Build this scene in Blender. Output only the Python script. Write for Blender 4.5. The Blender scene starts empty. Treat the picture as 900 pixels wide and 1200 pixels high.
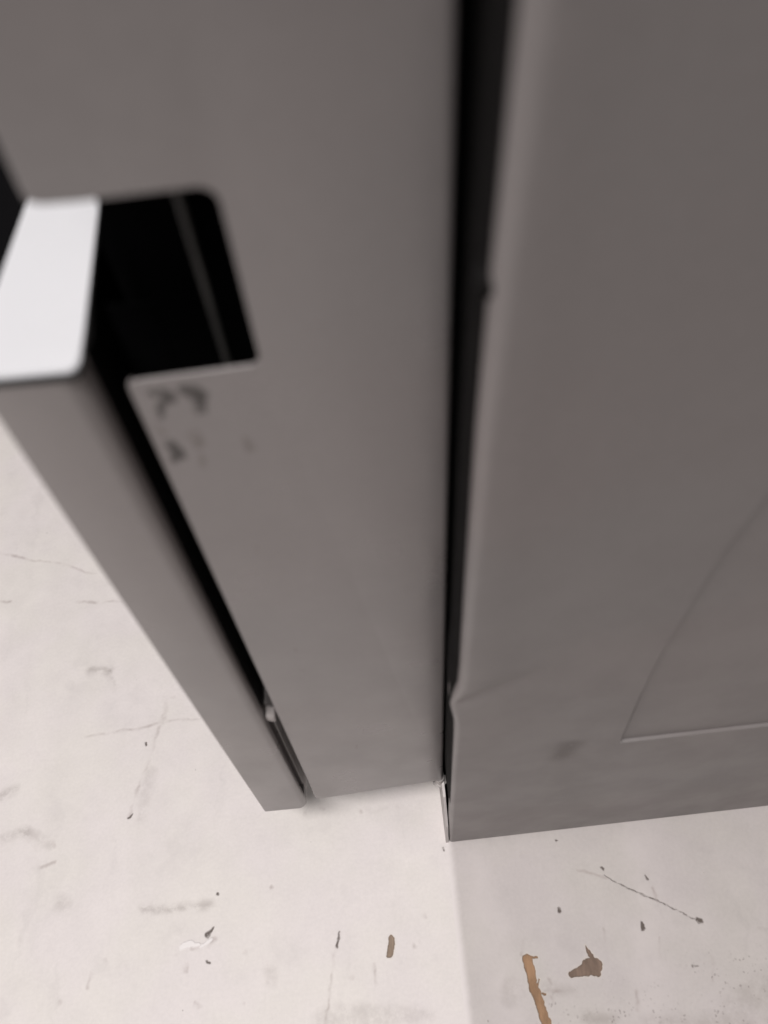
import bpy, bmesh, math, random
from mathutils import Vector, Matrix, noise
random.seed(7)
S = bpy.context.scene
COL = S.collection

# ------------------------------------------------------------------ camera
# pixel frame of the photograph 900 x 1200, focal length 900 px; the uprights
# converge at (513, 1250), the point straight below the lens
F, CH = 900.0, 0.6
up_c = -Vector((513 - 450, -(1250 - 600), -F)).normalized()
rt_c = Vector((0, 0, -1)).cross(up_c).normalized()
fw_c = up_c.cross(rt_c)
R = Matrix((rt_c, fw_c, up_c))                 # camera axes -> world axes
C0 = Vector((0, 0, CH))
def ray(x, y): return R @ Vector((x - 450, -(y - 600), -F))
def floor_at(x, y, z=0.0):
    d = ray(x, y); return C0 + d * ((z - CH) / d.z)
def wall_at(x, y, Y):
    d = ray(x, y); return C0 + d * (Y / d.y)
cam = bpy.data.cameras.new('camera')
cam.sensor_fit = 'VERTICAL'; cam.sensor_height = 36; cam.sensor_width = 27
cam.lens = 36 * F / 1200
cam.clip_start = 0.01; cam.clip_end = 50
cam.dof.use_dof = True; cam.dof.focus_distance = 0.57; cam.dof.aperture_fstop = 5.0
co = bpy.data.objects.new('camera', cam); COL.objects.link(co)
M4 = R.to_4x4(); M4.translation = C0
co.matrix_world = M4
S.camera = co

# ------------------------------------------------------------------ light
w = bpy.data.worlds.new('World'); S.world = w; w.use_nodes = True
bg = w.node_tree.nodes['Background']
bg.inputs[0].default_value = (1.0, 0.93, 0.89, 1); bg.inputs[1].default_value = 0.06
def lamp(name, loc, tgt, sx, sy, watts, col):
    l = bpy.data.lights.new(name, 'AREA'); l.shape = 'RECTANGLE'; l.size = sx; l.size_y = sy
    l.energy = watts; l.color = col
    o = bpy.data.objects.new(name, l); COL.objects.link(o)
    o.location = loc
    o.rotation_euler = (Vector(tgt) - Vector(loc)).to_track_quat('-Z', 'Y').to_euler()
    return o
lamp('ceiling_lamp', (-0.42, -0.44, 2.3), (-0.1, 0.1, 0), 1.2, 0.28, 51, (1.0, 0.955, 0.942))
lamp('side_fill', (-2.0, 0.42, 1.35), (-0.1, 0.2, 0), 0.5, 0.7, 9, (1.0, 0.955, 0.95))  # added fill light to lift the shade under the door
S.view_settings.view_transform = 'Standard'; S.view_settings.look = 'None'
S.view_settings.exposure = 0; S.view_settings.gamma = 1
S.render.engine = 'CYCLES'
S.cycles.max_bounces = 5; S.cycles.diffuse_bounces = 4; S.cycles.glossy_bounces = 2

# ------------------------------------------------------------------ helpers
def link(name, me, m, parent=None, smooth=True, base=None):
    o = bpy.data.objects.new(name, me); COL.objects.link(o)
    if m: me.materials.append(m)
    if smooth:
        for p in me.polygons: p.use_smooth = True
    if parent: o.parent = parent
    return o
def from_bm(name, bm, m, parent=None, base=None, smooth=True, auto=None):
    if base: bmesh.ops.translate(bm, verts=bm.verts, vec=-Vector(base))
    bmesh.ops.recalc_face_normals(bm, faces=bm.faces)
    me = bpy.data.meshes.new(name); bm.to_mesh(me); bm.free()
    o = link(name, me, m, parent, smooth)
    if auto: me.set_sharp_from_angle(angle=math.radians(auto))
    return o
def box_bm(x0, x1, y0, y1, z0, z1, bev=0.0, seg=2, bm=None):
    b = bmesh.new()
    bmesh.ops.create_cube(b, size=1)
    for v in b.verts:
        v.co = Vector(((x0 + x1) / 2 + v.co.x * (x1 - x0), (y0 + y1) / 2 + v.co.y * (y1 - y0), (z0 + z1) / 2 + v.co.z * (z1 - z0)))
    if bev: bmesh.ops.bevel(b, geom=b.edges[:], offset=bev, segments=seg, profile=0.5, affect='EDGES')
    return b
def thing(name, label, cat, loc, group=None):
    o = bpy.data.objects.new(name, None); COL.objects.link(o)
    o.empty_display_size = 0.05
    o.location = loc; o['label'] = label; o['category'] = cat
    if group: o['group'] = group
    return o

# ------------------------------------------------------------------ materials
class NT:
    def __init__(s, name):
        s.m = bpy.data.materials.new(name); s.m.use_nodes = True
        s.t = s.m.node_tree; s.b = s.t.nodes['Principled BSDF']
        s.tc = s.t.nodes.new('ShaderNodeTexCoord')
    def put(s, sock, v):
        if hasattr(v, 'is_linked'): s.t.links.new(v, sock)
        else: sock.default_value = v
    def math(s, op, a, b=0.0, clamp=False):
        n = s.t.nodes.new('ShaderNodeMath'); n.operation = op; n.use_clamp = clamp
        s.put(n.inputs[0], a); s.put(n.inputs[1], b); return n.outputs[0]
    def vec(s, op, a, b=(0, 0, 0)):
        n = s.t.nodes.new('ShaderNodeVectorMath'); n.operation = op
        s.put(n.inputs[0], a)
        s.put(n.inputs[3] if op == 'SCALE' else n.inputs[1], b)
        return n.outputs[1] if op in ('LENGTH', 'DISTANCE') else n.outputs[0]
    def noise(s, scale, detail=2, rough=.5, p=None, color=False):
        n = s.t.nodes.new('ShaderNodeTexNoise')
        s.put(n.inputs['Vector'], p or s.tc.outputs['Object'])
        n.inputs['Scale'].default_value = scale; n.inputs['Detail'].default_value = detail
        n.inputs['Roughness'].default_value = rough
        return n.outputs['Color' if color else 'Fac']
    def ramp(s, v, a, b, lo=0.0, hi=1.0, smooth=True):
        n = s.t.nodes.new('ShaderNodeMapRange')
        n.interpolation_type = 'SMOOTHSTEP' if smooth else 'LINEAR'
        s.put(n.inputs[0], v)
        for i, q in enumerate((a, b, lo, hi)): n.inputs[1 + i].default_value = q
        return n.outputs[0]
    def mix(s, f, a, b):
        n = s.t.nodes.new('ShaderNodeMix'); n.data_type = 'RGBA'
        s.put(n.inputs[0], f)
        s.put(n.inputs[6], a if hasattr(a, 'is_linked') else (*a, 1))
        s.put(n.inputs[7], b if hasattr(b, 'is_linked') else (*b, 1))
        return n.outputs[2]
    def bump(s, h, dist, strength=1.0, prev=None):
        n = s.t.nodes.new('ShaderNodeBump'); n.inputs['Distance'].default_value = dist
        n.inputs['Strength'].default_value = strength
        s.put(n.inputs['Height'], h)
        if prev: s.put(n.inputs['Normal'], prev)
        return n.outputs[0]
    def warp(s, amp, scale, p=None):
        p = p or s.tc.outputs['Object']
        key = 'lo' if scale < 100 else 'hi'
        if not hasattr(s, 'wn'): s.wn = {}
        if key not in s.wn:
            s.wn[key] = s.vec('SUBTRACT', s.noise(45 if key == 'lo' else 180, 2, .6, p, color=True), (.5, .5, .5))
        return s.vec('ADD', p, s.vec('SCALE', s.wn[key], amp))
    def capsule(s, P, a, b, ra, rb):
        g = capsule_group()
        n = s.t.nodes.new('ShaderNodeGroup'); n.node_tree = g
        s.put(n.inputs[0], P)
        n.inputs[1].default_value = a; n.inputs[2].default_value = b
        n.inputs[3].default_value = ra; n.inputs[4].default_value = rb
        return n.outputs[0]
    def union(s, P, caps):
        d = None
        for c in caps:
            q = s.capsule(P, *c)
            d = q if d is None else s.math('MINIMUM', d, q)
        return d
def capsule_group():
    g = bpy.data.node_groups.get('capsule_distance')
    if g: return g
    g = bpy.data.node_groups.new('capsule_distance', 'ShaderNodeTree')
    for nm, ty in (('P', 'NodeSocketVector'), ('A', 'NodeSocketVector'), ('B', 'NodeSocketVector'), ('ra', 'NodeSocketFloat'), ('rb', 'NodeSocketFloat')):
        g.interface.new_socket(nm, in_out='INPUT', socket_type=ty)
    g.interface.new_socket('d', in_out='OUTPUT', socket_type='NodeSocketFloat')
    N = g.nodes; L = g.links
    gi = N.new('NodeGroupInput'); go = N.new('NodeGroupOutput')
    def vm(op, a, b):
        n = N.new('ShaderNodeVectorMath'); n.operation = op; L.new(a, n.inputs[0])
        L.new(b, n.inputs[3] if op == 'SCALE' else n.inputs[1])
        return n.outputs[1] if op in ('DOT_PRODUCT', 'DISTANCE') else n.outputs[0]
    def mm(op, a, b, clamp=False):
        n = N.new('ShaderNodeMath'); n.operation = op; n.use_clamp = clamp; L.new(a, n.inputs[0]); L.new(b, n.inputs[1]); return n.outputs[0]
    P, A, B, ra, rb = gi.outputs[:5]
    ab = vm('SUBTRACT', B, A); ap = vm('SUBTRACT', P, A)
    t = mm('DIVIDE', vm('DOT_PRODUCT', ap, ab), vm('DOT_PRODUCT', ab, ab), True)
    q = vm('ADD', A, vm('SCALE', ab, t))
    r = mm('ADD', ra, mm('MULTIPLY', t, mm('SUBTRACT', rb, ra)))
    L.new(mm('SUBTRACT', vm('DISTANCE', P, q), r), go.inputs[0])
    return g

def paint_metal(name, col, marks=None, rough=.31, spec=1.0):
    """grey satin powder-coated sheet: colour, grain and rubbed spots"""
    n = NT(name)
    big = n.noise(9, 3, .55)
    fine = n.noise(260, 2, .6)
    f = n.math('ADD', n.math('MULTIPLY', n.math('SUBTRACT', big, .5), .08), n.math('MULTIPLY', n.math('SUBTRACT', fine, .5), .12))
    hue = n.noise(7, 2, .5)
    c = n.mix(n.ramp(hue, .35, .65), tuple(q * k for q, k in zip(col, (1.01, .995, .99))), tuple(q * k for q, k in zip(col, (.985, 1.0, 1.0))))
    h = n.t.nodes.new('ShaderNodeHueSaturation'); n.put(h.inputs['Color'], c); n.put(h.inputs['Value'], n.math('ADD', 1.0, f))
    c = h.outputs[0]
    ro = n.ramp(n.noise(30, 2, .6), .3, .7, rough - .04, rough + .05)
    nb = n.bump(n.noise(900, 2, .5), 0.00004, .35)
    for caps, soft, colr, k, wamp in (marks or []):
        P = n.warp(wamp, 170)
        d = n.union(P, caps)
        msk = n.math('MULTIPLY', n.ramp(d, soft, -soft), k)
        msk = n.math('MULTIPLY', msk, n.ramp(n.noise(300, 2, .6), .28, .42))
        c = n.mix(msk, c, colr)
    n.put(n.b.inputs['Base Color'], c)
    n.put(n.b.inputs['Roughness'], ro)
    n.put(n.b.inputs['Normal'], nb)
    n.b.inputs['Metallic'].default_value = 0.10
    n.b.inputs['Specular IOR Level'].default_value = spec
    return n.m
def plain(name, col, rough=.5, metal=0.0, var=.12, scale=60, spec=.5):
    n = NT(name)
    v = n.ramp(n.noise(scale, 3, .6), .25, .75, 1 - var, 1 + var)
    h = n.t.nodes.new('ShaderNodeHueSaturation'); h.inputs['Color'].default_value = (*col, 1); n.put(h.inputs['Value'], v)
    n.put(n.b.inputs['Base Color'], h.outputs[0])
    n.put(n.b.inputs['Roughness'], n.ramp(n.noise(scale * 2.3, 2, .5), .2, .8, rough - .06, rough + .06))
    n.b.inputs['Metallic'].default_value = metal
    n.b.inputs['Specular IOR Level'].default_value = spec
    n.put(n.b.inputs['Normal'], n.bump(n.noise(scale * 9, 2, .5), .0001, .4))
    return n.m

GREY = (0.216, 0.198, 0.196)
M_black = plain('inner_shade_black', (0.002, 0.002, 0.0022), .9, spec=.0)  # near-black colour stands in for the unlit interior
M_rubber_shade = plain('black_rubber_and_shade', (0.006, 0.0055, 0.0055), .75, spec=.1)  # also colours the strips that stand in for shade
M_shade_line = plain('dark_shade_line', (0.03, 0.03, 0.03), .5, spec=.3)
M_edge = plain('worn_dark_steel', (0.06, 0.058, 0.056), .45, spec=.4)
M_cap = plain('white_plastic_cap', (0.67, 0.678, 0.70), .28, var=.02, scale=15)
M_clip = plain('pale_plastic', (0.40, 0.37, 0.36), .45, var=.06)
M_lit_metal = plain('lit_pale_metal', (0.52, 0.49, 0.48), .5, .1, var=.06, scale=120)  # paler tone carries the light falling on the side faces
M_steel = plain('bright_steel', (0.34, 0.32, 0.31), .42, .6, var=.1, scale=200)
M_wall = plain('dark_wall_paint', (0.004, 0.004, 0.005), .8, spec=.1, scale=4)

def px(x0, y0, x1=None, y1=None, r0=1.0, r1=None):
    """mark on the floor given in photograph pixels; radius in pixels"""
    if x1 is None: x1, y1 = x0 + .5, y0 + .5
    a = floor_at(x0, y0); b = floor_at(x1, y1)
    mm = (floor_at(x0 + 1, y0) - a).length
    return (tuple(a), tuple(b), r0 * mm, (r0 if r1 is None else r1) * mm)

def floor_material(name, col, chips, dark, faint, soft, pale=(), speckle=None, shade_edge=None, light_streaks=None, wood=(.37, .22, .12), chips2=None):
    n = NT(name)
    P0 = n.tc.outputs['Object']
    big = n.noise(7, 4, .6); mid = n.noise(38, 4, .65); fine = n.noise(420, 2, .6)
    v = n.math('ADD', n.math('MULTIPLY', n.math('SUBTRACT', big, .5), .10), n.math('MULTIPLY', n.math('SUBTRACT', mid, .5), .17))
    v = n.math('ADD', v, n.math('MULTIPLY', n.math('SUBTRACT', fine, .5), .13))
    # long dragged scuffs that run with the board
    mp = n.t.nodes.new('ShaderNodeMapping'); mp.inputs['Scale'].default_value = (42, 7, 1); mp.inputs['Rotation'].default_value = (0, 0, .12)
    n.put(mp.inputs[0], n.warp(.03, 9))
    st = n.noise(1.0, 4, .6, mp.outputs[0])
    v = n.math('SUBTRACT', v, n.math('MULTIPLY', n.ramp(st, .56, .78), .07))
    hue = n.noise(16, 2, .5)
    c = n.mix(n.ramp(hue, .35, .65), col, tuple(q * k for q, k in zip(col, (1.0, 1.012, .985))))
    h = n.t.nodes.new('ShaderNodeHueSaturation'); n.put(h.inputs['Color'], c); n.put(h.inputs['Value'], n.math('ADD', 1.0, v)); c = h.outputs[0]
    if shade_edge:  # soft edge of the shade painted into the floor colour
        P = n.warp(.0015, 200)
        d = n.capsule(P, tuple(shade_edge[0]), tuple(shade_edge[1]), 0, 0)
        c = n.mix(n.ramp(d, .0002, .0065), tuple(q * 1.0 for q in shade_edge[2]), c)
    if light_streaks:  # lighter streaks of light coloured into the shaded half
        d = n.union(n.warp(.03, 30), light_streaks)
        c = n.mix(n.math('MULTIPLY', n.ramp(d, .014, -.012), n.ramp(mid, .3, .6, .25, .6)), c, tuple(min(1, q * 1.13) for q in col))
    # scattered pin-prick dirt
    vo = n.t.nodes.new('ShaderNodeTexVoronoi'); vo.inputs['Scale'].default_value = 55; n.put(vo.inputs['Vector'], n.warp(.004, 120))
    sp = n.ramp(vo.outputs['Distance'], .045, .02)
    sc = n.t.nodes.new('ShaderNodeSeparateColor'); n.put(sc.inputs[0], vo.outputs['Color'])
    sp = n.math('MULTIPLY', sp, n.ramp(sc.outputs[0], .62, .95, 0, .55))
    c = n.mix(sp, c, (.16, .13, .115))
    # blotchy grime
    gr = n.math('MULTIPLY', n.ramp(n.noise(24, 3, .7), .54, .76), .26)
    c = n.mix(gr, c, tuple(q * .72 for q in col))
    hgt = n.math('MULTIPLY', mid, .3)
    if soft:
        P = n.warp(.012, 60)
        for cap, k in soft:
            d = n.capsule(P, *cap)
            m = n.math('MULTIPLY', n.ramp(d, .004, -.004), k)
            m = n.math('MULTIPLY', m, n.ramp(n.noise(95, 4, .7), .30, .62))
            c = n.mix(m, c, (.30, .265, .245))
    if faint:
        P = n.vec('ADD', n.warp(.009, 60), n.vec('SCALE', n.vec('SUBTRACT', n.warp(.0016, 200), P0), 1.0))
        d = n.union(P, faint)
        m = n.math('MULTIPLY', n.ramp(d, .0016, -.0012), n.ramp(n.noise(60, 3, .65), .36, .66, .10, .46))
        c = n.mix(m, c, (.25, .185, .17))
        hgt = n.math('SUBTRACT', hgt, n.math('MULTIPLY', m, .5))
    if pale:
        P = n.warp(.004, 150)
        d = n.union(P, pale)
        m = n.ramp(d, .0007, -.0007)
        c = n.mix(m, c, (.84, .81, .80)); hgt = n.math('ADD', hgt, n.math('MULTIPLY', m, .9))
    if dark:
        P = n.warp(.0030, 260)
        d = n.union(P, dark)
        m = n.math('MULTIPLY', n.ramp(d, .0006, -.0007), n.ramp(n.noise(240, 2, .6), .25, .55, .45, .95))
        c = n.mix(m, c, (.10, .080, .068)); hgt = n.math('SUBTRACT', hgt, n.math('MULTIPLY', m, 1.2))
    for chips, wood in ((chips, wood), (chips2, (.235, .165, .125))):
        if not chips: continue
        P = n.warp(.0036, 210)
        d = n.union(P, chips)
        rim = n.ramp(d, .0016, -.0004)
        c = n.mix(n.math('MULTIPLY', rim, .35), c, (.70, .63, .52))
        m = n.ramp(d, .00025, -.00025)
        mw = n.t.nodes.new('ShaderNodeMapping'); mw.inputs['Scale'].default_value = (260, 60, 1); mw.inputs['Rotation'].default_value = (0, 0, .2)
        n.put(mw.inputs[0], P0)
        gw = n.noise(1.0, 4, .65, mw.outputs[0])
        wc = n.mix(n.ramp(gw, .3, .7), tuple(q * .62 for q in wood), wood)
        edge = n.ramp(d, -.0012, -.0001, 0, .35)
        wc = n.mix(edge, wc, (.17, .115, .08))
        c = n.mix(m, c, wc); hgt = n.math('SUBTRACT', hgt, n.math('MULTIPLY', m, 1.6))
    if speckle:
        vo2 = n.t.nodes.new('ShaderNodeTexVoronoi'); vo2.inputs['Scale'].default_value = 420; n.put(vo2.inputs['Vector'], n.warp(.003, 200))
        s2 = n.t.nodes.new('ShaderNodeSeparateColor'); n.put(s2.inputs[0], vo2.outputs['Color'])
        reg = n.math('MULTIPLY', n.ramp(n.union(n.warp(.08, 22), speckle), .03, -.02), n.ramp(n.noise(45, 4, .7), .40, .62))
        m = n.math('MULTIPLY', n.math('MULTIPLY', n.ramp(vo2.outputs['Distance'], .42, .18), n.ramp(s2.outputs[0], .45, .8)), n.math('MULTIPLY', reg, .7))
        c = n.mix(m, c, (.20, .17, .16))
    n.put(n.b.inputs['Base Color'], c)
    n.put(n.b.inputs['Roughness'], n.ramp(mid, .2, .8, .46, .60))
    nb = n.bump(fine, .0001, .35)
    n.put(n.b.inputs['Normal'], n.bump(hgt, .00045, .8, nb))
    n.b.inputs['Specular IOR Level'].default_value = .3
    return n.m

# ------------------------------------------------------------------ floor: two halves, the right one coloured darker for the shade
L_chips = [px(459, 1102, 457, 1119, 4.2, 3.4), px(462, 1100, 462, 1106, 1.2)]
L_dark = [px(243, 1096, 250, 1087, 2.8, .8), px(398, 1092, 395, 1109, .8, 1.7), px(255, 1047, r0=1.6),
          px(242, 1127, 246, 1128, 1.3), px(155, 954, 151, 958, .8, 1.3), px(519, 993, 520, 997, .9), px(171, 871, 171, 874, 1.2)]
L_faint2 = [px(319, 1039, r0=1.6), px(189, 849, r0=1.8), px(412, 1143, r0=1.8), px(126, 1125, r0=2.4), px(68, 1175, r0=1.6), px(206, 1116, r0=1.6), px(286, 1115, r0=1.6), px(25, 1102, r0=1.6),
          px(500, 1076, r0=1.5), px(357, 954, r0=1.9), px(376, 947, 381, 948, 1.6)]
L_faint = [px(0, 648, 60, 660, 1.4, .8), px(60, 660, 112, 672, .9, .5), px(90, 704, 142, 706, 1.3, .8), px(0, 705, 12, 704, 1.2),
           px(100, 863, 175, 851, .7, 1.3), px(175, 851, 234, 841, 1.3, 1.0), px(197, 818, 189, 849, 1.6, 1.8), px(189, 849, 168, 905, 1.2, 1.0), px(168, 905, 152, 957, .8, 1.4),
           px(394, 1110, 388, 1150, 1.1, .8), px(388, 1150, 383, 1198, .9, .7), px(440, 1130, 439, 1153, 1.5), px(252, 1100, 245, 1109, 2.6, 1.6), px(224, 1111, 233, 1109, 1.6),
           px(217, 1139, 219, 1131, 1.8), px(192, 816, 202, 816, 1.2), px(48, 1017, 62, 1012, 2.2), px(62, 986, 63, 992, 1.6), px(484, 1105, r0=1.3), px(421, 953, r0=1.6), px(228, 1176, 233, 1182, 1.2), px(286, 1176, r0=1.2), px(102, 1156, 108, 1140, 1.0)]
L_faint += L_faint2
L_soft = [(px(168, 1064, 248, 1062, 4.5, 3), .55), (px(105, 787, 128, 787, 3, 4), .55), (px(128, 790, 134, 806, 3, 1.5), .35), (px(0, 932, 20, 924, 5, 2), .5),
          (px(4, 985, 30, 974, 3.5, 5), .38), (px(30, 974, 56, 990, 5, 4), .33), (px(70, 1058, 76, 1062, 6), .3), (px(316, 1136, 318, 1145, 6), .28),
          (px(430, 952, 470, 945, 3, 2), .25), (px(176, 905, 165, 960, 7, 5), .22), (px(500, 1190, 380, 1196, 9, 14), .25)]
L_pale = [px(213, 1110, 222, 1106, 3, 3.4), px(236, 1108, 247, 1101, 1.8, 2.2), px(222, 1106, 233, 1106, 3.4, 1.6)]
R_chips = [px(618, 1124, 624, 1150, 5.6, 5.4), px(624, 1150, 633, 1178, 5.2, 5.6), px(633, 1178, 645, 1214, 5.4, 6), px(616, 1121, 629, 1122, 1.6), px(628, 1158, 632, 1148, 1, 1.2), px(634, 1164, 640, 1166, 1)]
R_chips2 = [px(669, 1142, 690, 1135, 3.2, 7), px(690, 1132, 698, 1131, 8, 7.5), px(694, 1136, 700, 1140, 7, 4), px(686, 1109, 696, 1127, .6, 4.2)]
R_dark = [px(818, 1079, 822, 1079, 2.8, 2.0), px(752, 1081, 754, 1087, 1.8, 2.8), px(705, 1017, 707, 1019, 1.4, 1.8), px(757, 1026, 759, 1030, 1.0, 1.4), px(812, 1132, 818, 1132, 1.4, .9),
          px(655, 1065, 656, 1068, 2, 2.2), px(708, 1026, 735, 1041, .35, .75), px(735, 1041, 768, 1054, .75, .9), px(768, 1054, 814, 1077, .8, .55), px(652, 984, r0=1.0)]
R_faint = [px(676, 1020, 712, 1028, .6, .9), px(640, 1165, 668, 1160, 2.2, 1.4), px(612, 1100, 613, 1120, 1.2), px(706, 1090, 707, 1106, 1.0), px(645, 1148, 646, 1154, 1.2), px(745, 1160, 747, 1182, 1.3), px(880, 1090, 900, 1088, .9), px(765, 1040, 775, 1075, 1.0, .6), px(775, 1100, 776, 1130, .6), px(835, 1120, 838, 1150, .8, .5), px(648, 1172, 650, 1176, 1.2)]
R_soft = [(px(600, 1160, 600, 1165, 12), .25), (px(640, 1165, 670, 1160, 6), .4), (px(690, 1195, 720, 1195, 6), .5), (px(860, 1175, 905, 1160, 12, 16), .28), (px(760, 1198, 900, 1200, 9), .3)]
R_speck = [px(690, 1206, 920, 1196, 26, 34), px(850, 1165, 930, 1150, 20)]
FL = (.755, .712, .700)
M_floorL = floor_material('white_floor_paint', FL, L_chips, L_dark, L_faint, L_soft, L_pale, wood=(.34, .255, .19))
M_floorR = floor_material('shaded_white_floor_paint', (.545, .507, .497), R_chips, R_dark, R_faint, R_soft, (), R_speck, chips2=R_chips2, shade_edge=(floor_at(523, 990) + (floor_at(523, 990) - floor_at(546, 1200)) * 4, floor_at(546, 1200) - (floor_at(523, 990) - floor_at(546, 1200)) * 8, FL), light_streaks=[px(745, 985, 768, 1210, 14, 17), px(560, 1010, 600, 1210, 8, 14)])
sa = floor_at(523, 990); sb = floor_at(546, 1200)
def shade_edge_x(y): return sa.x + (sb.x - sa.x) * (y - sa.y) / (sb.y - sa.y)
def board(name, xs, m, label):
    bm = bmesh.new()
    y0, y1 = -1.5, 0.9
    pts = []
    for y in (y0, y1):
        a, b = xs(y)
        pts.append((a, b, y))
    top = [(pts[0][0], y0), (pts[0][1], y0), (pts[1][1], y1), (pts[1][0], y1)]
    vs = [bm.verts.new((x, y, 0)) for x, y in top] + [bm.verts.new((x, y, -.018)) for x, y in top]
    bm.faces.new(vs[:4]); bm.faces.new(vs[7:3:-1])
    for i in range(4): bm.faces.new((vs[i], vs[i + 4], vs[(i + 1) % 4 + 4], vs[(i + 1) % 4]))
    o = from_bm(name, bm, m, smooth=False)
    o['kind'] = 'structure'; o['label'] = label
    return o
board('floor', lambda y: (-1.8, shade_edge_x(y)), M_floorL, 'white painted floor board with scuffs and small chips')
board('floor', lambda y: (shade_edge_x(y), 1.8), M_floorR, 'painted floor with the shade put into its colour, brown wood chips')
bw = from_bm('back_wall', box_bm(-1.8, 1.8, .76, .80, .0001, 2.4), M_wall, smooth=False)
bw['kind'] = 'structure'

# ------------------------------------------------------------------ sheet with a rounded front rim
def rim_sheet(outline, y0, rad, dep, segs=6, tilt=0.0):
    """outline: list of (x, z) counter-clockwise seen from the front; rad/dep: per vertex corner radius and return depth"""
    n = len(outline)
    mit = []
    for i in range(n):
        p0 = Vector(outline[i - 1]); p = Vector(outline[i]); p1 = Vector(outline[(i + 1) % n])
        d0 = (p - p0).normalized(); d1 = (p1 - p).normalized()
        n0 = Vector((-d0.y, d0.x)); n1 = Vector((-d1.y, d1.x))
        m = (n0 + n1); m = m / max(m.dot(n0), .3)
        mit.append(m)
    rings = []
    bm = bmesh.new()
    def ring(f):
        r = []
        for i in range(n):
            ins, y = f(i)
            x, z = Vector(outline[i]) + mit[i] * ins
            r.append(bm.verts.new((x, y0 + y + tilt * x, z)))
        rings.append(r)
    ring(lambda i: (.0008, dep[i])); ring(lambda i: (0, dep[i]))
    for k in range(segs + 1):
        a = math.pi / 2 * k / segs
        ring(lambda i: (rad[i] * (1 - math.cos(a)), rad[i] * (1 - math.sin(a))))
    for a, b in zip(rings, rings[1:]):
        for i in range(n):
            j = (i + 1) % n
            bm.faces.new((a[i], a[j], b[j], b[i]))
    edges = [bm.edges.get((rings[-1][i], rings[-1][(i + 1) % n])) for i in range(n)]
    bmesh.ops.triangle_fill(bm, use_beauty=True, edges=edges)
    return bm
def arc(cx, cz, r, a0, a1, k=6):
    return [(cx + r * math.cos(math.radians(a0 + (a1 - a0) * i / k)), cz + r * math.sin(math.radians(a0 + (a1 - a0) * i / k))) for i in range(k + 1)]

# ------------------------------------------------------------------ cabinet door with the notch
TOP = 0.74
dbase = (-0.0215, 0.25, 0.0)
door = thing('cabinet_door', 'grey metal cabinet door with a rectangular black notch and worn paint', 'door', dbase)
x0, x1, zb = -0.0660, 0.0228, 0.0600
zn0, zn1, xn = 0.4575, 0.5095, -0.0292
ol, rr, dd = [], [], []
def seg(pts, r, d):
    for p in pts: ol.append(p); rr.append(r); dd.append(d)
seg(arc(x0 + .0062, zb + .0058, .0060, 180, 270), .0012, .005)
seg(arc(x1 - .0022, zb + .0022, .0022, 270, 360), .0020, .016)
seg(arc(x1 - .002, TOP - .002, .002, 0, 90), .0020, .016)
xu = -.0694
seg(arc(xu + .002, TOP - .002, .002, 90, 180), .0012, .007)
seg([(xu, zn1 + .0035)], .0008, .004)
seg([(xu + .0004, zn1 + .0014), (xu + .003, zn1 + .0004), (xu + .010, zn1)], .0005, .0012)
seg(arc(xn - .0045, zn1 - .0045, .0045, 90, 0), .0003, .0008)
seg(arc(xn - .0028, zn0 + .0028, .0028, 0, -90), .0003, .0008)
seg([(x0 + .004, zn0), (x0 + .0008, zn0 - .0006)], .0003, .0008)
seg([(x0, zn0 - .003)], .0010, .005)
tilt = (0.159 - 0.1544) / (0.0202 + 0.0658)
y_at0 = 0.1544 + 0.0658 * tilt
# worn spots below the notch
def dm(x, y, x2=None, y2=None, r0=1, r1=None):
    def hit(x, y):
        d = ray(x, y); t = y_at0 / (d.y - tilt * d.x); return C0 + d * t
    a = hit(x, y); b = hit(x2 if x2 else x + .5, y2 if y2 else y + .5)
    mm = (hit(x + 1, y) - a).length
    o = Vector(dbase)
    return (tuple(a - o), tuple(b - o), r0 * mm, (r1 or r0) * mm)
wear = [([dm(178, 459, 196, 466, 6, 11), dm(196, 466, 188, 488, 7, 4), dm(214, 456, 230, 459, 6, 9), dm(232, 462, 236, 480, 10, 7)], .0010, (.016, .011, .009), 1.0, .005),
        ([dm(201, 520, 210, 534, 7, 8), dm(210, 534, 206, 541, 7, 4)], .0009, (.016, .011, .009), 1.0, .005),
        ([dm(226, 508, 233, 520, 6, 7), dm(289, 516, 293, 528, 5, 4), dm(236, 535, 238, 545, 3), dm(186, 500, 190, 508, 3)], .0012, (.09, .07, .06), .6, .004),
        ([dm(345, 760, 348, 764, 1), dm(418, 873, 418, 877, 1.0), dm(352, 785, 356, 786, 1), dm(300, 640, 303, 650, 1)], .0006, (.14, .115, .10), .6, .001)]
M_door = paint_metal('door_grey_paint', GREY, wear)
fp = from_bm('front_panel', rim_sheet(ol, y_at0, rr, dd, 6, tilt), M_door, door, dbase, auto=32)
def yd(x): return y_at0 + tilt * x
# plate inside the notch and its pale folded edge
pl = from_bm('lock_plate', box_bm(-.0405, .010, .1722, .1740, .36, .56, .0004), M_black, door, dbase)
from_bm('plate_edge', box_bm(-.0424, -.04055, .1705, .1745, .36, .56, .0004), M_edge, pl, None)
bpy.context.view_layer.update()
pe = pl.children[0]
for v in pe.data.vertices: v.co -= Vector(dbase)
from_bm('shade_plate', box_bm(-.0580, .0200, .1765, .1778, .20, .56, .0003), M_black, door, dbase)  # black sheets added behind the notch to keep it dark
from_bm('shade_plate', box_bm(-.0712, -.0582, .1765, .1778, .20, .4655, .0003), M_black, door, dbase)
from_bm('shade_plate', box_bm(-.125, -.0645, .288, .290, .12, .4650, .0003), M_black, door, dbase)
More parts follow.
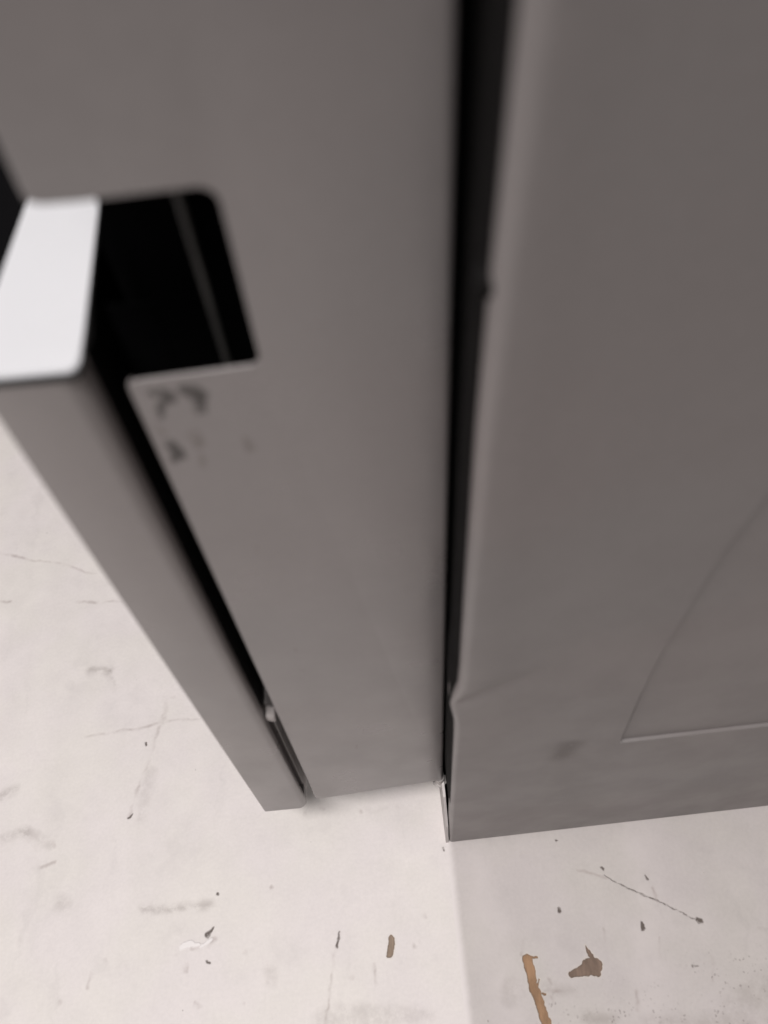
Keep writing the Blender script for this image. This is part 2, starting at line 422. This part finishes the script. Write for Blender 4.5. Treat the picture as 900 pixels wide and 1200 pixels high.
# dark carcass and feet behind the door
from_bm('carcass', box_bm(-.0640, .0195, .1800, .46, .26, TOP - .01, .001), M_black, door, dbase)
for fx in (-.050, .006):
    from_bm('foot', box_bm(fx - .007, fx + .007, .43, .45, 0.0, .2599, .001), M_rubber_shade, door, dbase)
# pale clip bridging the slit on the left edge
cp = wall_at(319, 840, .155)
b = box_bm(cp.x - .0022, cp.x + .0018, .1532, .1600, cp.z - .0034, cp.z + .0032, .0013, 3)
for v in b.verts:
    if v.co.x < cp.x: v.co.z += .0015; v.co.x -= .0008
from_bm('clip', b, M_clip, door, dbase)
# hinge pin under the lower right corner
hp = floor_at(514, 919, .057)
def cyl(cx, cy, z0, z1, r0, r1, n=20, bm=None):
    b = bm or bmesh.new()
    bmesh.ops.create_cone(b, cap_ends=True, segments=n, radius1=r0, radius2=r1, depth=z1 - z0, matrix=Matrix.Translation((cx, cy, (z0 + z1) / 2)))
    return b
b = cyl(hp.x + .001, hp.y + .004, .0535, .0600, .0034, .0034)
cyl(hp.x + .001, hp.y + .004, .0505, .0534, .0048, .0054, 6, b)
from_bm('hinge_pin', b, M_steel, door, dbase, auto=30)

# ------------------------------------------------------------------ upright channel left of the door
ubase = (-0.0865, 0.25, 0.0)
upr = thing('upright_channel', 'narrow grey upright post with a white top beside the notched door', 'post', ubase)
ux0, ux1, uy0, uy1 = -.1012, -.0715, .1495, .215
uz0, uz1 = .0600, .4660
M_up = paint_metal('post_grey_paint', (0.224, 0.205, 0.202), [([dm(148, 890, 149, 896, .8)], .0005, (.14, .12, .1), .5, .001)])
def section(z, gr, ins=0.0, rin=0.0):
    k = sorted((0, (z - uz0) / (uz1 - uz0), 1))[1]
    a, b, c, d = ux0 + ins, ux1 - .0022 * k - rin, uy0 + ins, uy1
    r = .0034 + .0034 * k
    g0 = c + r + .0012
    pts = [(a, d), (a, c + .0012), (a + .0004, c + .0004), (a + .0012, c)]
    pts += [(b - r + r * math.cos(math.radians(t)), c + r + r * math.sin(math.radians(t))) for t in (-90, -75, -60, -45, -30, -15, 0)]
    pts += [(b, g0), (b - gr, g0 + .0002), (b - gr, g0 + .0060), (b - .0008, g0 + .0063), (b - .0008 - .007 * k, d)]
    return pts
rings = []
lv = [(uz0 + .0045 * (1 - math.cos(math.pi / 2 * k / 6)), 0, .0006 * max(0, 1 - k / 2), .0045 * (1 - math.sin(math.pi / 2 * k / 6))) for k in range(7)]
lv += [(.0765, 0, 0, 0), (.0825, .0055, 0, 0)] + [(.0825 + (uz1 - .0008 - .0825) * k / 12, .0055, 0, 0) for k in range(1, 13)] + [(uz1, .0055, .0006, .0006)]
bm = bmesh.new()
for z, g, i, ri in lv:
    rings.append([bm.verts.new((x, y, z)) for x, y in section(z, g, i, ri)])
n = len(rings[0])
for a, b in zip(rings, rings[1:]):
    for i in range(n): bm.faces.new((a[i], a[(i + 1) % n], b[(i + 1) % n], b[i]))
bm.faces.new(rings[0]); bm.faces.new(rings[-1][::-1])
from_bm('channel_body', bm, M_up, upr, ubase, auto=32)
# white top plate
bm = bmesh.new()
tp = [(-.1030, uy1 + .06), (-.1034, .158), (-.1026, .1512), (-.1000, uy0 + .0008)]
tp += [(-.0772, uy0 + .0006), (-.0756, uy0 + .0010), (-.0746, uy0 + .0022), (-.0742, uy0 + .0045)] + [(-.0748, .165), (-.0795, .2274), (-.083, uy1 + .06)]
lo = [bm.verts.new((x, y, uz1 + .0003)) for x, y in tp]
hi = [bm.verts.new((x, y, uz1 + .0013)) for x, y in tp]
n = len(tp)
for i in range(n): bm.faces.new((lo[i], lo[(i + 1) % n], hi[(i + 1) % n], hi[i]))
bm.faces.new(hi); bm.faces.new(lo[::-1])
bmesh.ops.bevel(bm, geom=[e for e in bm.edges if all(v in hi for v in e.verts)], offset=.0004, segments=2, affect='EDGES')
from_bm('top_plate', bm, M_cap, upr, ubase, auto=40)
ctr = Vector((-.088, .19))
bm = bmesh.new()
eo = [((Vector(p) - ctr) + (Vector(p) - ctr).normalized() * .0011 + ctr) for p in tp]
lo = [bm.verts.new((x, min(y, uy1 + .059), uz1 - .0014)) for x, y in eo]; hi = [bm.verts.new((x, min(y, uy1 + .059), uz1 + .0002)) for x, y in eo]
for i in range(len(eo)): bm.faces.new((lo[i], lo[(i + 1) % len(eo)], hi[(i + 1) % len(eo)], hi[i]))
bm.faces.new(hi); bm.faces.new(lo[::-1])
from_bm('shade_edging', bm, M_shade_line, upr, ubase, auto=40)  # dark rim painting a shadow line under the white plate
# black liner painting in shade above the clip, pale strip painting light below it
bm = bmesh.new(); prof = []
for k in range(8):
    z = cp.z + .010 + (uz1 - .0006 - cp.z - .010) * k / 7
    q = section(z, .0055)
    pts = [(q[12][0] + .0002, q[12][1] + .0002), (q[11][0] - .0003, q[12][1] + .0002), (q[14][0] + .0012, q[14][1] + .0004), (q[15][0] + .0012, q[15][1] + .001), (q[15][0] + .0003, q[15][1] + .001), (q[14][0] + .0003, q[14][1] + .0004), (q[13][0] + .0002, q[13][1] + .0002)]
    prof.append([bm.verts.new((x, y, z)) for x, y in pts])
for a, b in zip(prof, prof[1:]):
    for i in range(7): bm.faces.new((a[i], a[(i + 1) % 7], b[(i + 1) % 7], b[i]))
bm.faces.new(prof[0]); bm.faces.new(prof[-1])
from_bm('shade_liner', bm, M_rubber_shade, upr, ubase, auto=35)
from_bm('lit_side_strip', box_bm(ux1 - .0010, ux1 - .00035, uy0 + .0118, uy0 + .032, uz0 + .0002, cp.z + .004, .0002), M_lit_metal, upr, ubase)
from_bm('foot', box_bm(-.097, -.086, .195, .210, 0, uz0 - .0001, .001), M_rubber_shade, upr, ubase)

# ------------------------------------------------------------------ right cabinet
cbase = (0.30, 0.32, 0.0)
cab = thing('metal_cabinet', 'large grey metal cabinet with a creased front edge and stamped recessed panel', 'cabinet', cbase)
YF0 = 0.1313; YFS = (0.1353 - 0.1313) / (0.2603 - 0.0245)
def lerp_tab(t, x):
    if x <= t[0][0]: return t[0][1]
    for (a, p), (b, q) in zip(t, t[1:]):
        if x <= b:
            k = (x - a) / (b - a); k = k * k * (3 - 2 * k) if False else k
            return p + (q - p) * k
    return t[-1][1]
edge_tab = [(0, .0243), (.10, .0241), (.175, .0240), (.225, .0241), (.240, .0239), (.250, .0229), (.260, .0217), (.270, .0226), (.284, .0248), (.30, .0253), (.364, .0256), (.452, .0263), (.503, .0272), (.55, .0283), (.74, .030)]
rad_tab = [(0, .0022), (.20, .0026), (.25, .0030), (.262, .0028), (.285, .0036), (.45, .0044), (.50, .0052), (.56, .0064), (.74, .0075)]
ins_tab = [(0, .1143), (.186, .1143), (.25, .1114), (.30, .1105), (.327, .1112), (.353, .112), (.376, .113), (.392, .1152), (.404, .1167), (.46, .124), (.74, .14)]
IZ = .1855; IDEP = .0017; IW = .0008
cr_a = wall_at(540, 826, YF0); cr_b = wall_at(690, 770, YF0)
cdir = (cr_b - cr_a); clen = cdir.length; cdir.normalize(); cnor = Vector((-cdir.z, 0, cdir.x))
dent = wall_at(664, 883, YF0)
def sstep(a, b, x):
    t = min(max((x - a) / (b - a), 0), 1); return t * t * (3 - 2 * t)
def sheet_y(x, z, inset):
    y = YF0 + YFS * (x - .0245)
    p = Vector((x, YF0, z)) - cr_a
    s = p.dot(cdir); q = p.dot(cnor)
    fade = sstep(-.02, .0, s) * (1 - sstep(clen * .3, clen * 1.0, s))
    wdt = .0055 + .13 * max(s, 0)
    y += fade * (.0017 * math.exp(-(q / wdt) ** 2) - .0008 * math.exp(-((q - 2.0 * wdt) / (1.4 * wdt)) ** 2))
    # upper part of the sheet bellies out a little beside the edge
    y += -.0010 * sstep(.262, .30, z) * math.exp(-((x - .034) / .012) ** 2)
    d = math.hypot((x - dent.x) / .0075, (z - dent.z) / .020)
    y += .0009 * math.exp(-d * d)
    y += .00006 * noise.noise(Vector((x * 16, z * 11, 3.1)))
    if inset: y += IDEP
    return y
def front_grid():
    base_x = [.0] * 0
    a = [i / 26 * .085 for i in range(27)]                    # offset from edge radius to before the inset
    zs = sorted(set([round(i * .0035, 5) for i in range(1, 40)] + [round(.14 + i * .0025, 5) for i in range(1, 20)] + [IZ - .0005, IZ + IW - .0005]
                    + [round(.196 + i * .0018, 5) for i in range(60)] + [round(.306 + i * .005, 5) for i in range(1, 86)]))
    zs = [z for z in zs if not (IZ - .0011 < z < IZ + .0011 and abs(z - (IZ - .0005)) > 1e-6 and abs(z - (IZ + IW - .0005)) > 1e-6)]
    zs = [z for z in zs if z > .004 and z < TOP - .004]
    zs = [.0006, .0010, .0018, .0032] + zs + [TOP - .003, TOP]
    sheet, inset = bmesh.new(), bmesh.new()
    rows = []
    for z in zs:
        e = lerp_tab(edge_tab, z); r = lerp_tab(rad_tab, z); xi = lerp_tab(ins_tab, z)
        rb = .0022; zi = max(0, rb - (z - .0006))
        yb = rb - math.sqrt(max(rb * rb - zi * zi, 0)) if zi > 0 else 0.0
        row = [(e + .0004, YF0 + .012, False)]
        row.append((e, YF0 + .0085, False))
        for k in range(8):
            t = math.pi / 2 * k / 7
            x = e + r * (1 - math.cos(t)); row.append((x, sheet_y(x, z, False) + r * (1 - math.sin(t)) + yb, False))
        xs0 = e + r
        for k in range(1, 40):
            f = k / 40; f = f ** 1.25
            x = xs0 + (xi - xs0) * f; row.append((x, sheet_y(x, z, False) + yb, False))
        row.append((xi, sheet_y(xi, z, False) + yb, False))
        ins_here = z > IZ
        dp = .0036 if ins_here else 0
        for dx_, dy_ in ((.0001, dp), (.0014, dp), (.0015, 0)):
            row.append((xi + dx_, sheet_y(xi + dx_, z, ins_here) + yb + dy_, ins_here))
        for k in range(1, 31):
            x = xi + .0015 + (.52 - xi - .0015) * (k / 30) ** 1.6
            row.append((x, sheet_y(x, z, ins_here) + yb, ins_here))
        rows.append((z, row))
    nx = len(rows[0][1]); xi_idx = 2 + 8 - 0 + 39
    def build(bm, pick):
        cache = {}
        def V(i, j):
            if (i, j) not in cache:
                z, row = rows[i]; cache[(i, j)] = bm.verts.new((row[j][0], row[j][1], z))
            return cache[(i, j)]
        for i in range(len(rows) - 1):
            for j in range(nx - 1):
                isin = j >= xi_idx and rows[i + 1][0] > IZ
                if isin == pick: bm.faces.new((V(i, j), V(i, j + 1), V(i + 1, j + 1), V(i + 1, j)))
    build(sheet, False); build(inset, True)
    return sheet, inset
sh, ins = front_grid()
def cm(x, y, x2=None, y2=None, r0=1, r1=None):
    a = wall_at(x, y, YF0); b = wall_at(x2 if x2 else x + .5, y2 if y2 else y + .5, YF0)
    mm = (wall_at(x + 1, y, YF0) - a).length; o = Vector(cbase)
    return (tuple(a - o), tuple(b - o), r0 * mm, (r1 or r0) * mm)
M_cab = paint_metal('cabinet_grey_paint', (0.212, 0.194, 0.191), [([cm(659, 889, 669, 876, 11, 12)], .006, (.085, .072, .068), .7, .004)], rough=.42, spec=.6)
fs = from_bm('front_sheet', sh, M_cab, cab, cbase, auto=60)
ip = from_bm('recessed_panel', ins, M_cab, cab, cbase, auto=60)
# carcass behind the front sheet
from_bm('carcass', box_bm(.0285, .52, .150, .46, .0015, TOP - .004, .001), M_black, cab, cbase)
# side flange under the door's corner, coloured pale for light on it
bm = bmesh.new()
pf = [(.1318, 0), (.1318, .012), (.1345, .035), (.150, .052), (.172, .060), (.28, .060), (.28, 0)]
A = [bm.verts.new((.0217, y, z)) for y, z in pf]; B = [bm.verts.new((.0235, y, z)) for y, z in pf]
bm.faces.new(A); bm.faces.new(B[::-1])
for i in range(len(pf)): bm.faces.new((A[i], B[i], B[(i + 1) % len(pf)], A[(i + 1) % len(pf)]))
from_bm('side_flange', bm, M_lit_metal, cab, cbase, smooth=False)
# black blob standing in for a dark hole beside the gap
bp = wall_at(562, 318, .140)
b = bmesh.new()
bmesh.ops.create_uvsphere(b, u_segments=20, v_segments=12, radius=1, matrix=Matrix.Translation((bp.x + .0016, .1372, bp.z)) @ Matrix.Diagonal((.0036, .0045, .0036, 1)))
from_bm('dark_hole_blob', b, M_rubber_shade, cab, cbase)
# black strip added for the shade deep in the gap
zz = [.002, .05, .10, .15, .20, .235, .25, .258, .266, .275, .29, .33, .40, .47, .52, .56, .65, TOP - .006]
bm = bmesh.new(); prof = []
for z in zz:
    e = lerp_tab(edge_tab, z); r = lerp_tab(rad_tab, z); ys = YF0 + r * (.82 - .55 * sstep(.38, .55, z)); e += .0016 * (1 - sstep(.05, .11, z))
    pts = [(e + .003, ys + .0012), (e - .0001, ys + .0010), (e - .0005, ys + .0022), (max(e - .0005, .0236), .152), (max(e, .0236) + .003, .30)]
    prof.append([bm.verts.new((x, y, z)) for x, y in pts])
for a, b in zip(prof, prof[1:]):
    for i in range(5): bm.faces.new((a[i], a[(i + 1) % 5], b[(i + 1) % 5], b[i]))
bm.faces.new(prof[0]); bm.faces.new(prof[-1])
from_bm('edge_shade_strip', bm, M_rubber_shade, cab, cbase, auto=40)
